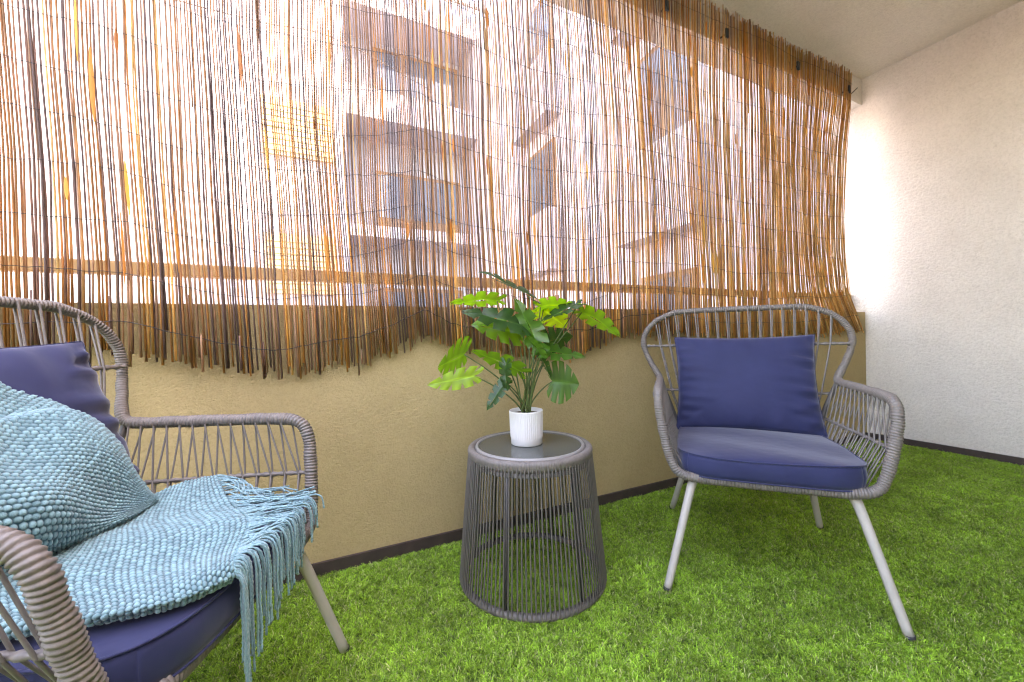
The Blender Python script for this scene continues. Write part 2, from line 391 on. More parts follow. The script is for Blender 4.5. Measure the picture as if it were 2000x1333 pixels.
# ------------------------------------------------------------------ reed screen
YS = 1.474
bx_ = [-1.2, -.75, -.5, -.41, -.30, -.14, .01, .108, .23, .358, .42, .481, .654, .846, 1.086, 1.297, 1.562, 2.153, 2.918, 3.46]
bz_ = [.78, .785, .78, .752, .722, .690, .706, .714, .752, .812, .775, .750, .732, .712, .724, .796, .806, .765, .772, .807]
def zbot(x): return np.interp(x, bx_, bz_)
ez = [.80, .95, 1.10, 1.48, 2.0, 2.38, 2.6]; ex = [.135, .005, -.09, -.126, -.098, -.02, 0]
def wob(x, z):            # sideways sag and sway of the hanging cane
    e = np.clip((x - 2.3) / 1.05, 0, 1); e = e * e * (3 - 2 * e)
    mid = np.exp(-((x - .7) / 1.0) ** 2)
    return e * np.interp(z, ez, ex) - .030 * (z - .75) * mid + .007 * np.sin(3.1 * z + 2.2 * x) * (1 - e) + .003 * np.sin(7 * z + 11 * x)
def swy(x, z): return .010 * np.sin(2.3 * x + 1.1) * np.clip((1.6 - z), 0, 1) + .006 * np.sin(5.7 * x + 2.0 * z)
scr = empty('reed_screen', (0, YS, PH)); tag(scr, 'tall reed cane privacy screen wired in rows hanging from the ceiling beam', 'screen')
off = np.array([0, YS, PH])
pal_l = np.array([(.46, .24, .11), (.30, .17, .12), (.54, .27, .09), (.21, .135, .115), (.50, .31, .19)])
pal_r = np.array([(.74, .43, .13), (.66, .34, .09), (.82, .54, .20), (.52, .24, .07), (.86, .60, .27)])  # golden right-end cane, colour brightened to carry the orange glow there
def reed_shape(x, z0, z1, r0, r1, yoff, tintc):
    n = max(3, int((z1 - z0) / .27) + 2)
    zs = np.linspace(z0, z1, n) + np.concatenate([[0], rng.normal(0, .03, n - 2), [0]])
    kink = np.cumsum(rng.normal(0, .0011, n)); kink -= np.linspace(kink[0], kink[-1], n)
    lean = rng.normal(0, .0022)
    P = np.stack([x + wob(x, zs) + kink + lean * (zs - 1.6), YS + yoff + swy(x, zs) + rng.normal(0, .0012, n), zs], 1)
    f = (zs - z0) / (z1 - z0 + 1e-9)
    V, F = tube(P - off, r0 + (r1 - r0) * np.clip(f * 2.2, 0, 1), 5)
    tt = np.concatenate([np.repeat(tintc[None] * rng.uniform(.82, 1.15, (n, 1)) * np.interp(zs, [.95, 1.1], [1.35, 1.0])[:, None], 5, 0), np.stack([tintc * .35, tintc * .45])])  # cane lightened near the hem, standing in for the glow along the parapet top
    return V, F, tt
items = []; x = -1.15
while x < 3.352:
    k = np.clip((x - .6) / 2.2, 0, 1)
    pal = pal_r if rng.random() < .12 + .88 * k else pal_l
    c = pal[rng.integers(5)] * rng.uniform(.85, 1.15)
    r0 = rng.uniform(.0024, .0036); r1 = rng.uniform(.0017, .0023) + .0003 * (1 - k)
    if rng.random() < .07: r0 *= 1.3; r1 *= 1.35
    top = 2.585 + rng.uniform(-.035, .012); zb = zbot(x) + rng.normal(.006, .014)
    if rng.random() < .05: zb += rng.uniform(.03, .1)
    items.append((x, zb, top, r0, r1, rng.uniform(-.004, .004), c))
    dense = .5 + .5 * math.sin(x * 5.1) * math.sin(x * 1.7 + 1)
    x += max(.0040, rng.gamma(30.0, (.0081 - .0008 * dense - .0022 * k) / 30.0)) + (rng.uniform(.004, .010) if rng.random() < .03 * (1 - k) else 0)
for k in range(110):      # short stubs of the second layer, at the hem and at the top
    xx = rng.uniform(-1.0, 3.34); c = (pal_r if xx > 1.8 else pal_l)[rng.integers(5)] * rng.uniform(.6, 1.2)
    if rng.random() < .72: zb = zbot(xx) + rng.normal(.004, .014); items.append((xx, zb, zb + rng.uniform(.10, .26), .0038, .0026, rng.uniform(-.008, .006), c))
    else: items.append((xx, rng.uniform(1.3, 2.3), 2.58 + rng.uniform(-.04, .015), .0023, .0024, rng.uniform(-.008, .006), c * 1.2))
dist = [abs(i[0] - .1) - (i[2] - i[1]) * .4 for i in items]; order = np.argsort(dist); rest = []
for n_, i in enumerate(order):
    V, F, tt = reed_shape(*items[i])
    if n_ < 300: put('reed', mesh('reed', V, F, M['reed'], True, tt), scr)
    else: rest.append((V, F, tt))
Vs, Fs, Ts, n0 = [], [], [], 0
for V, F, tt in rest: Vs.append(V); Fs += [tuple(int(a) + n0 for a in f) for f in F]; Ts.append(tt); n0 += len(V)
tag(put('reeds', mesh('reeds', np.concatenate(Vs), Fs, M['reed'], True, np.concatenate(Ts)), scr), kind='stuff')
for k in range(150):      # loose dry leaf sheaths clinging to the cane
    xx = rng.uniform(-.95, 3.2); z = rng.uniform(.95, 2.5); h = rng.uniform(.05, .22); w = rng.uniform(.003, .0065)
    zs = np.linspace(z, z + h, 5); pr = w * np.array([.25, .8, 1, .85, .35]); tw = rng.uniform(-.8, .8)
    V = []
    for zi, wi in zip(zs, pr):
        for s in (-1, 0, 1): V.append((xx + wob(xx, zi) + s * wi * math.cos(tw), YS - .0055 + swy(xx, zi) + s * wi * math.sin(tw) - (s == 0) * .002, zi))
    c = np.array([(.72, .30, .05), (.62, .22, .035), (.78, .42, .08), (.45, .16, .04)][rng.integers(4)])
    put('leaf_sheath', mesh('leaf_sheath', np.array(V) - off, grid_faces(5, 3), M['sheath'], True, c), scr)
for k in range(13):       # binding wires
    f = k / 12; pts = []
    for xx in np.arange(-1.15, 3.36, .02):
        z = zbot(xx) + .095 + .012 * math.sin(xx * 2.2 + k)
        zt = 2.50 + .008 * math.sin(3 * xx); zi = z * (1 - f) + zt * f + .006 * math.sin(9 * xx + 2 * k)
        pts.append((xx + wob(xx, zi), YS - .0058 + swy(xx, zi) + rng.normal(0, .0008), zi + rng.normal(0, .0016)))
    put('wire', mesh('wire', *tube(np.array(pts) - off, .00085 if k else .0012, 4), M['wire']), scr)
for xx in (-.6, .6, 1.6, 2.05, 2.71, 3.3):
    hk = join([box(xx - .010, xx + .010, D - .048 - YS, D - .04 - YS, 2.425 - PH, 2.475 - PH), box(xx - .003, xx + .003, D - .045 - YS, D + .006 - YS, 2.447 - PH, 2.453 - PH)])
    put('hook', mesh('hook', *hk, M['rubber'], False), scr)
nail, _ = resample(np.array([(3.36, 1.50, 2.43), (3.385, 1.455, 2.475)]), .02)
put('nail', mesh('nail', *tube(nail - off, .0028, 6), M['wire']), scr)

# ------------------------------------------------------------------ woven armchairs
unit_cord = mesh('cord', *tube(np.array([(0, 0, 0), (0, 0, 1.0)]), 1.0, 6, caps=False), M['cord'])
unit_cord_dark = mesh('cord', *tube(np.array([(0, 0, 0), (0, 0, 1.0)]), 1.0, 6, caps=False), M['tcord'])
def cord(p0, p1, r, parent, me=None, name='cord'):
    p0, p1 = Vector(p0), Vector(p1); d = p1 - p0
    m4 = Matrix.Translation(p0) @ d.to_track_quat('Z', 'Y').to_matrix().to_4x4() @ Matrix.Diagonal((r, r, d.length, 1))
    return put(name, me or unit_cord, parent, m4)
HALF = [(.12, .309, .900), (.20, .306, .899), (.262, .302, .891), (.325, .297, .862), (.366, .292, .82), (.383, .288, .772), (.374, .279, .722),
        (.348, .258, .668), (.326, .240, .632), (.316, .222, .612), (.313, .19, .606), (.312, .08, .606), (.311, -.06, .606), (.309, -.165, .605),
        (.308, -.207, .596), (.306, -.229, .573), (.302, -.238, .535), (.286, -.247, .45), (.271, -.253, .395), (.253, -.257, .364), (.215, -.260, .348), (.11, -.263, .345)]
LOOP = [(0, .31, .900)] + HALF + [(0, -.263, .345)] + [(-a, b_, c_) for a, b_, c_ in HALF[::-1]]
def back_y(z): return .195 + .115 * max(0, (z - .34) / .56) ** 1.1
def make_chair():
    t = empty('armchair')
    P, s = resample(catmull(LOOP, 10, True), .0013, True)
    P = P + np.stack([np.sin(s * 140) * .0005, np.cos(s * 97) * .0005, np.sin(s * 61) * .0005], 1)
    r = np.interp(P[:, 1], [-.26, .2, .3], [.0158, .0150, .0126])
    r = r + .0005 * np.sin(s * 33) + .0004 * np.sin(s * 87)
    put('frame', mesh('frame', *tube(P, r, 12, True, wrap=(.0076, .0032)), M['rope']), t)
    seat = [(.225, -.25, .347), (.228, 0, .345), (.215, .17, .343), (.18, .205, .343), (0, .212, .343)]
    sp = seat + [(-a, b_, c_) for a, b_, c_ in seat[:-1][::-1]]
    put('seat_frame', mesh('seat_frame', *tube(catmull(sp, 8), .009, 8), M['dmetal']), t)
    for k in range(11): cord((-.222, -.23 + k * .04, .343), (.222, -.23 + k * .04, .343), .003, t, unit_cord_dark, 'webbing')
    for sg in (-1, 1):
        put('back_support', mesh('back_support', *tube(catmull([(sg * .316, .222, .608), (sg * .285, .222, .53), (sg * .245, .214, .42), (sg * .214, .195, .345)], 6), .0085, 8), M['dmetal']), t)
        for nm, pts, rr_ in (('leg', [(sg * .196, -.222, .342), (sg * .210, -.238, .318), (sg * .226, -.256, .26), (sg * .288, -.317, .012)], None),
                             ('leg', [(sg * .185, .165, .342), (sg * .198, .180, .318), (sg * .213, .203, .26), (sg * .275, .305, .012)], None)):
            Pc = catmull(pts, 8); l = put(nm, mesh('leg', *tube(Pc, np.linspace(.0145, .0115, len(Pc)), 12), M['metal']), t)
            e = np.array(pts[-1]); put('foot_cap', mesh('foot_cap', *tube(np.array([e + (0, 0, .006), e + (sg * .002, 0, -.011)]), .0118, 10), M['rubber']), l)
        # side panel: arm, middle rail, seat rail
        rail = [(sg * .291, -.243, .470), (sg * .287, -.05, .468), (sg * .268, .214, .466)]
        rp, q = resample(catmull(rail, 12), .004)
        put('side_rail', mesh('side_rail', *tube(rp, .0055 + .0012 * np.sin(q * 300), 6), M['cord']), t)
        N = 13
        for k in range(N):
            f = (k + .55) / N; fb = min(1, f + .5 / N)
            ya = -.20 + .40 * f; yb = -.20 + .40 * fb; ym = -.235 + .445 * f; xm = sg * (.291 - .02 * max(0, (f - .4)) / .6)
            yl = -.235 + .42 * f; yl2 = -.235 + .42 * max(0, f - .5 / N)
            cord((sg * .325, ya, .600), (xm + sg * .005, ym, .468), .0023, t); cord((sg * .298, yb, .600), (xm - sg * .005, ym, .468), .0023, t)
            cord((xm + sg * .005, ym, .468), (sg * .236, yl, .345), .0023, t); cord((xm - sg * .005, ym, .468), (sg * .220, yl2, .345), .0023, t)
    for z, hw in ((.748, .366), (.558, .295)):
        rp, q = resample(np.array([(x_, back_y(z) - .012 * (x_ / .36) ** 2, z) for x_ in np.linspace(-hw, hw, 20)]), .005)
        put('back_rod', mesh('back_rod', *tube(rp, .0058 + .0013 * np.sin(q * 250), 6), M['cord']), t)
    N = 17
    top = catmull([(-.366, .292, .82), (-.325, .297, .862), (-.262, .302, .891), (-.2, .306, .899), (0, .31, .900), (.2, .306, .899), (.262, .302, .891), (.325, .297, .862), (.366, .292, .82)], 12)
    for k in range(N):
        xt = -.325 + .65 * k / (N - 1)
        zt = np.interp(xt, top[:, 0], top[:, 2])
        for sd in (-1, 1):
            xo = xt + sd * .006; xm = xt * .95; xl = xt * .82; xb = xt * .62 + sd * .004
            pts = [(xo, .304 + sd * .0115, zt + .002), (xm + sd * .0025, back_y(.748) + sd * .006 - .012 * (xm / .36) ** 2, .748), (xl + sd * .0025, back_y(.558) + sd * .006 - .01 * (xl / .36) ** 2, .558), (xb, .206, .345)]
            if abs(xl) > .275: pts = pts[:2] + [(xl * .93, .222, .545)]
            put('cord', mesh('cord', *tube(np.array(pts), .0026, 6, caps=False), M['cord']), t)
    return t

def cushion_mesh():
    nu, nv = 34, 34; V = []
    out = lambda a: a
    def layer(u, v, side):
        # u, v in -1..1 ; trapezoid with rounded corners
        k = max(abs(u), abs(v)); 
        if k > 1e-6:
            n = (abs(u) ** 5 + abs(v) ** 5) ** .2; u, v = u * k / n, v * k / n
        hw = .252 - .014 * (v * .5 + .5); x = u * hw; y = -.045 + v * .238
        e = max(0, 1 - abs(u) ** 6) * max(0, 1 - abs(v) ** 6)
        z = .418 + .009 * e ** .5 + .003 * math.sin(9 * x + 2) * e + .0022 * math.sin(23 * y + 11 * x) if side > 0 else .356 - .003 * e
        edge = max(abs(u), abs(v))
        return (x, y, z)
    us = np.sin(np.linspace(-1, 1, nu) * np.pi / 2); vs = np.sin(np.linspace(-1, 1, nv) * np.pi / 2)
    T = np.array([layer(u, v, 1) for u in us for v in vs]); B = np.array([layer(u, v, -1) for u in us for v in vs])
    ring = [(i, 0) for i in range(nu)] + [(nu - 1, j) for j in range(1, nv)] + [(i, nv - 1) for i in range(nu - 2, -1, -1)] + [(0, j) for j in range(nv - 2, 0, -1)]
    idx = np.array([i * nv + j for i, j in ring]); n = nu * nv
    top_e = T[idx]; bot_e = B[idx]; c = top_e.mean(0); dirv = top_e - c; dirv[:, 2] = 0; dirv /= np.linalg.norm(dirv, axis=1)[:, None]
    mid = []
    for f, o in ((.22, .0035), (.5, .0060), (.78, .0035)): mid.append(top_e * (1 - f) + bot_e * f + dirv * (o + .0012 * np.sin(np.arange(len(idx)) * .9)[:, None]))
    V = np.vstack([T, B] + mid); m = len(idx)
    F = [tuple(f) for f in grid_faces(nu, nv)] + [tuple(f + n) for f in grid_faces(nu, nv)[:, ::-1]]
    rings = [idx] + [2 * n + k * m + np.arange(m) for k in range(3)] + [idx + n]
    for a, b2 in zip(rings[:-1], rings[1:]):
        for k in range(m): F.append((a[k], b2[k], b2[(k + 1) % m], a[(k + 1) % m]))
    return V, F, top_e, bot_e, dirv
CV, CF, ctop, cbot, cdir = cushion_mesh()
cushion_me = mesh('seat_cushion', CV, CF, M['navy'])
pip_me = [mesh('piping', *tube(resample(e + cdir * .0015, .012, True)[0], .0024, 6, True), M['navy']) for e in (ctop, cbot)]
def seat_cushion(mat4, label):
    o = put('seat_cushion', cushion_me, None, mat4); tag(o, label, 'cushion', 'seat cushions of the armchairs')
    for pm in pip_me: put('piping', pm, o)
    return o
def pillow_mesh(w, h, th, seed):
    n = 46; g = np.linspace(-1, 1, n); r = np.random.default_rng(seed)
    U, Vv = np.meshgrid(g, g, indexing='ij')
    def side(sg):
        e = np.clip((1 - U ** 2), 0, 1) ** .48 * np.clip((1 - Vv ** 2), 0, 1) ** .48
        pin = 1 - .055 * (1 - np.abs(U) ** 2) * np.abs(Vv) ** 3; pin2 = 1 - .055 * (1 - np.abs(Vv) ** 2) * np.abs(U) ** 3
        x = U * pin2 * w / 2; z = Vv * pin * h / 2
        edge = np.clip(np.maximum(np.abs(U), np.abs(Vv)), 0, 1) ** 2.6 * (1 - np.maximum(np.abs(U), np.abs(Vv)) ** 14)
        wr = .0105 * (np.sin(19 * Vv * (.8 + .4 * U) + seed) + .6 * np.sin(31 * Vv + 5 * U)) * edge * (np.abs(U) > np.abs(Vv)) + .0055 * np.sin(17 * U + 2.2 * seed) * edge * (np.abs(U) <= np.abs(Vv))
        fold = .006 * np.sin(6 * (U + .6 * Vv) + seed) * e * .5
        y = sg * (e * th / 2) + (wr + fold) * (1 if sg < 0 else .5)
        sag = .010 * (Vv < 0) * (-Vv) ** 2 * e * sg
        return np.stack([x, y + sag, z], -1).reshape(-1, 3)
    A, B = side(-1), side(1); F = grid_faces(n, n); N = n * n
    V = np.vstack([A, B]); FF = [tuple(f) for f in F] + [tuple(f + N) for f in F[:, ::-1]]
    ring = [i * n for i in range(n)] + [(n - 1) * n + j for j in range(1, n)] + [i * n + n - 1 for i in range(n - 2, -1, -1)] + [j for j in range(n - 2, 0, -1)]
    m = len(ring)
    for k in range(m): FF.append((ring[k], ring[k] + N, ring[(k + 1) % m] + N, ring[(k + 1) % m]))
    seam = V[ring]
    return V, FF, seam
def pillow(base, M4, w, h, th, seed, label):
    V, F, seam = pillow_mesh(w, h, th, seed)
    o = put('throw_pillow', mesh('throw_pillow', V, F, M['navy']), None, base @ M4); tag(o, label, 'pillow', 'indigo pillows on the armchairs')
    put('seam', mesh('seam', *tube(resample(seam, .01, True)[0], .0016, 5, True), M['navy']), o)
    return o

chair_a = make_chair()
POSE_R = ((1.3725, .9097, 0), -.8284); POSE_L = ((-.3733, .9575, 0), 1.18247)
chair_a.location = POSE_R[0]; chair_a.rotation_euler = (0, 0, POSE_R[1])
tag(chair_a, 'taupe woven rope armchair with splayed legs standing near the right wall', 'armchair', 'woven rope armchairs')
def copy_tree(o, parent=None):
    c = o.copy(); col.objects.link(c); c.parent = parent
    for ch in o.children: copy_tree(ch, c)
    return c
chair_b = copy_tree(chair_a); chair_b.location = POSE_L[0]; chair_b.rotation_euler = (0, 0, POSE_L[1])
chair_b['label'] = 'taupe woven rope armchair at the left edge with a teal throw over it'
MR = Matrix.Translation(POSE_R[0]) @ Matrix.Rotation(POSE_R[1], 4, 'Z'); ML = Matrix.Translation(POSE_L[0]) @ Matrix.Rotation(POSE_L[1], 4, 'Z')
seat_cushion(MR, 'flat indigo seat cushion on the right armchair'); seat_cushion(ML, 'flat indigo seat cushion partly covered by the teal throw')
pillow(MR, Matrix.Translation((0, .185, .598)) @ Matrix.Rotation(-.33, 4, 'X'), .505, .395, .13, 2, 'plump indigo pillow standing on the right armchair')
pillow(ML, Matrix.Translation((-.005, .185, .612)) @ Matrix.Rotation(-.33, 4, 'X') @ Matrix.Rotation(-.03, 4, 'Y'), .52, .415, .12, 5, 'indigo pillow half hidden behind the folded teal throw')

# ------------------------------------------------------------------ teal knitted throw
def patch(C, nu, nv):
    C = np.asarray(C, float)
    rows = np.array([catmull(r_, 16) for r_ in C])
    S = np.stack([catmull(rows[:, j], 16) for j in range(rows.shape[1])], 1)      # u x v
    ui = np.linspace(0, S.shape[0] - 1, nu); vi = np.linspace(0, S.shape[1] - 1, nv)
    a = np.floor(ui).astype(int).clip(0, S.shape[0] - 2); fa = (ui - a)[:, None, None]
    S = S[a] * (1 - fa) + S[a + 1] * fa
    b_ = np.floor(vi).astype(int).clip(0, S.shape[1] - 2); fb = (vi - b_)[None, :, None]
    return S[:, b_] * (1 - fb) + S[:, b_ + 1] * fb
def knit(S, flip=False, amp=.0035, pa=.0096, pb=.0076):
    du = np.linalg.norm(np.diff(S, axis=0), axis=2).mean(1); dv_ = np.linalg.norm(np.diff(S, axis=1), axis=2).mean(0)
    a = np.concatenate([[0], np.cumsum(du)]) / pa; b_ = np.concatenate([[0], np.cumsum(dv_)]) / pb
    A, B = np.meshgrid(a, b_, indexing='ij')
    A = A + .18 * np.sin(B * .31) + .10 * np.sin(A * .23 + B * .11); B = B + .15 * np.sin(A * .27)
    row = np.floor(B); fr = B - row - .5; sh = A + .5 * (row % 2); fc = sh - np.floor(sh) - .5
    jit = np.sin(np.floor(sh) * 12.9898 + row * 78.233) * 43758.5453; jit = jit - np.floor(jit)
    j2 = np.sin(np.floor(sh) * 39.346 + row * 11.135) * 24634.6345; j2 = j2 - np.floor(j2)
    fc = fc + (j2 - .5) * .20; fr = fr + (jit - .5) * .16 + .22 * fc * (j2 - .3)
    h = np.clip(1 - (fr / (.46 + .1 * jit)) ** 2 - (fc / (.58 - .1 * jit)) ** 2, 0, 1) ** .55 * (.6 + .6 * jit)
    Tu = np.gradient(S, axis=0); Tv = np.gradient(S, axis=1); N = np.cross(Tu, Tv); N /= np.linalg.norm(N, axis=2)[..., None] + 1e-12
    if flip: N = -N
    V = S + N * (h * amp)[..., None]
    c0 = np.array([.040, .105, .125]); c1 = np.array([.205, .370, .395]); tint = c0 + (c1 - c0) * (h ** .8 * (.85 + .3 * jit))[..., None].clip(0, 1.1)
    return V.reshape(-1, 3), tint.reshape(-1, 3)
S1 = [[(-.090, -.283, .420), (-.145, -.245, .424), (-.178, -.175, .428), (-.20, -.07, .432), (-.22, .06, .44)],
      [(-.103, -.300, .436), (-.168, -.268, .441), (-.205, -.19, .446), (-.225, -.08, .450), (-.24, .06, .455)],
      [(-.095, -.293, .452), (-.155, -.255, .458), (-.19, -.18, .462), (-.21, -.075, .462), (-.225, .06, .47)],
      [(-.030, -.262, .452), (-.09, -.205, .453), (-.13, -.12, .455), (-.15, -.01, .462), (-.16, .07, .50)],
      [(.055, -.225, .452), (-.01, -.15, .459), (-.05, -.06, .465), (-.07, .02, .466), (-.08, .07, .51)],
      [(.150, -.135, .455), (.08, -.06, .458), (.03, .0, .460), (.0, .04, .475), (-.01, .075, .52)],
      [(.262, -.03, .476), (.21, .015, .480), (.13, .05, .475), (.07, .06, .48), (.05, .08, .52)]]
S2 = [[(0.186, 0.055, 0.436), (0.155, 0.03, 0.45), (0.134, 0.008, 0.471), (0.158, 0.028, 0.471), (0.21, 0.075, 0.464), (0.222, 0.094, 0.46)],
      [(0.068, 0.04, 0.449), (0.029, 0.004, 0.461), (0.062, 0.005, 0.491), (0.092, 0.039, 0.546), (0.155, 0.115, 0.591), (0.182, 0.145, 0.577)],
      [(-0.016, 0.035, 0.463), (-0.051, -0.001, 0.475), (-0.039, 0.002, 0.525), (0.014, 0.052, 0.597), (0.097, 0.152, 0.683), (0.117, 0.177, 0.67)],
      [(-0.086, 0.032, 0.482), (-0.118, -0.004, 0.494), (-0.11, 0.003, 0.556), (-0.058, 0.066, 0.636), (0.021, 0.169, 0.732), (0.042, 0.195, 0.72)],
      [(-0.168, 0.044, 0.517), (-0.196, 0.008, 0.527), (-0.189, 0.015, 0.591), (-0.135, 0.081, 0.68), (-0.052, 0.185, 0.776), (-0.032, 0.211, 0.767)],
      [(-0.222, 0.065, 0.549), (-0.247, 0.028, 0.558), (-0.246, 0.029, 0.616), (-0.196, 0.099, 0.702), (-0.131, 0.19, 0.793), (-0.113, 0.218, 0.785)]]
def ripple(S, k):
    n, m = S.shape[:2]; u = np.linspace(0, 1, n)[:, None]; v = np.linspace(0, 1, m)[None]
    if k == 1: dz = .006 * np.sin(9 * u + 3.5 * v) * (.3 + v) + .0035 * np.sin(21 * u - 5 * v)
    else:
        q = np.clip((.70 + .06 * np.sin(5 * u) - v) / .035, 0, 1); q2 = np.clip((v - .1) / .1, 0, 1)
        dz = .009 * np.sin(6 * v + 11 * u) * np.sin(np.pi * v) + .005 * np.sin(15 * v - 7 * u) * np.sin(np.pi * v) + .013 * q * q * (3 - 2 * q) * q2 * np.clip(u * 5, 0, 1)
    S = S.copy(); S[..., 2] += dz * (u > .12 if k == 1 else 1); S[..., 1] -= (0 if k == 1 else 1) * dz
    return S
Sa = ripple(patch(S1, 520, 460), 1); Sb = ripple(patch(S2, 540, 400), 2)
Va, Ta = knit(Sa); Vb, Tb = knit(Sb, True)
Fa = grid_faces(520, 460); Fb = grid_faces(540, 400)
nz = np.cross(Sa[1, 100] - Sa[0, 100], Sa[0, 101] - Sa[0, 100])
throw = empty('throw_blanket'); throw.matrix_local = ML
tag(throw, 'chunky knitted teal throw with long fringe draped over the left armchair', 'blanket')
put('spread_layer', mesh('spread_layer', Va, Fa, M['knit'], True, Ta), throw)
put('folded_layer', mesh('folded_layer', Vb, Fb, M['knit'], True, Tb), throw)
edge = Sa[:, 0][74:]; el = len(edge)
for k in range(150):
    f = (k + rng.uniform(-.3, 1.3)) / 150; f = min(max(f, 0), .999); p0 = edge[min(el - 1, int(f * el))] + (0, 0, .001)
    ang = math.atan2(-.73, .68) + rng.normal(0, .32) - (.45 * (f - .3))
    d = np.array([math.cos(ang), math.sin(ang), .05]); p = p0.copy(); pts = [p.copy()]; Lg = rng.uniform(.145, .205) * (1 if f < .7 else .8); s_ = 0; vz = 0
    ph = rng.uniform(0, 6.28); lift = abs(rng.normal(0, .006)) + .004
    while s_ < Lg:
        on = p[1] > -.292 and abs(p[0]) < .30
        if on: tz = .441 + lift + .004 * math.sin(ph + s_ * 60); d[2] += (tz - p[2]) * 6 - d[2] * .4
        else: d[2] -= .62; d[0] *= .80; d[1] = d[1] * .78
        d[0] += .16 * math.sin(ph + s_ * 75) * (1 if on else .35); d[1] += .09 * math.cos(ph * 1.7 + s_ * 64) * (1 if on else .3)
        d = d / np.linalg.norm(d); p = p + d * .008; s_ += .008
        if not on and -.300 < p[1] < -.27: p[1] = -.300 - rng.uniform(0, .004)
        if p[0] > .225 and on: d[0] -= .22; d[1] -= .1
        pts.append(p.copy())
    P, _ = resample(catmull(pts, 3), .0045)
    r = .0025 * np.interp(np.linspace(0, 1, len(P)), [0, .94, 1], [1, .95, 1.25])
    cc = np.array([.175, .325, .355]) * rng.uniform(.75, 1.3)
    put('fringe_strand', mesh('fringe_strand', *(lambda q: (q[0], q[1]))(tube(P, r, 5, twist=(.55, .016))), M['knit'], True, cc), throw)

# ------------------------------------------------------------------ side table
TX, TY, TZ = .618, 1.183, .442
tb = empty('side_table', (TX, TY, 0)); tag(tb, 'round tapered side table of grey cords with dark glass top', 'table')
def ring(r, z, n=720): a = np.arange(n) * 2 * np.pi / n; return np.stack([r * np.cos(a), r * np.sin(a), np.full(n, z)], 1)
Vr, Fr = tube(ring(.1945, 0, 1400), .0135, 12, True, wrap=(.0046, .0014)); Vr[:, 2] = np.where(Vr[:, 2] > 0, Vr[:, 2], Vr[:, 2] * 1.9) + TZ - .012
put('top_ring', mesh('top_ring', Vr, Fr, M['rope']), tb)
put('top_skirt', mesh('top_skirt', *lathe([(.199, TZ - .03), (.2035, TZ - .044), (.2035, TZ - .047), (.196, TZ - .048), (.192, TZ - .03)], 96), M['tcord']), tb)
put('rim', mesh('rim', *lathe([(.1715, TZ - .004), (.1725, TZ + .0015), (.176, TZ + .0035), (.180, TZ + .0025), (.1825, TZ - .002), (.1825, TZ - .02), (.170, TZ - .02), (.1715, TZ - .004)], 96), M['rim']), tb)
put('glass_top', mesh('glass_top', *lathe([(0, TZ - .008), (.1722, TZ - .008), (.1722, TZ - .0004), (.168, TZ), (0, TZ)], 96), M['glass']), tb)
put('base_ring', mesh('base_ring', *tube(ring(.2315, .0155, 1500), .0125, 10, True, wrap=(.0050, .0012)), M['tcord']), tb)
N = 112
for k in range(N):
    a = 2 * math.pi * (k + rng.uniform(-.12, .12)) / N; c_, s_ = math.cos(a), math.sin(a)
    cord((.2045 * c_, .2045 * s_, TZ - .020), (.2425 * c_, .2425 * s_, .016), .0024, tb, unit_cord_dark)
for k in range(6):
    a = math.radians(-138 + 60 * k); c_, s_ = math.cos(a), math.sin(a)
    put('upright', mesh('upright', *tube(np.array([(.194 * c_, .194 * s_, TZ - .015), (.230 * c_, .230 * s_, .012)]), .0062, 8), M['dmetal']), tb)
    put('foot', mesh('foot', *tube(np.array([(.231 * c_, .231 * s_, .006), (.231 * c_, .231 * s_, 0)]), .008, 8), M['rubber']), tb)

# ------------------------------------------------------------------ potted plant
PX, PY = .612, 1.192
pot = empty('potted_monstera', (PX, PY, TZ)); tag(pot, 'artificial split-leaf monstera in a small ribbed white pot on the side table', 'plant')
seg = 480; prof = [(.0, .0005), (.050, .0005), (.0525, .003), (.0528, .020), (.0535, .022)]
V1, F1 = lathe(prof, seg)
prof2 = [(.0535, .022), (.0545, .026), (.0560, .060), (.0572, .108), (.0572, .112), (.0555, .1135), (.0535, .112), (.0525, .095), (0, .094)]
V2, F2 = lathe(prof2, seg)
R_ = np.hypot(V2[:, 0], V2[:, 1]); an = np.arctan2(V2[:, 1], V2[:, 0]); msk = (V2[:, 2] > .025) & (V2[:, 2] < .109) & (R_ > .0538)
sc = np.where(msk, 1 - .0020 / .056 * (1 - np.abs(np.sin(an * 24)) ** .6), 1); V2[:, 0] *= sc; V2[:, 1] *= sc
po = put('pot', mesh('pot', *join([(V1, F1), (V2, F2)]), M['pot']), pot)
put('soil', mesh('soil', *lathe([(.0, .103), (.02, .106), (.04, .103), (.0525, .100)], 40), M['soil']), pot)
cr = np.array([math.cos(yaw), -math.sin(yaw), 0]); cu = np.array([0, 0, 1.0]); ct = np.array([-math.sin(yaw), -math.cos(yaw), 0])   # right, up, towards the seating side
def pl(x_, y_, d): return cr * x_ + cu * y_ + ct * d
MARG = np.array([(.0, .03), (-.12, .16), (-.20, .40), (-.17, .70), (-.02, .92), (.18, 1.0), (.38, .97), (.58, .80), (.76, .54), (.90, .25), (1.0, .0)])
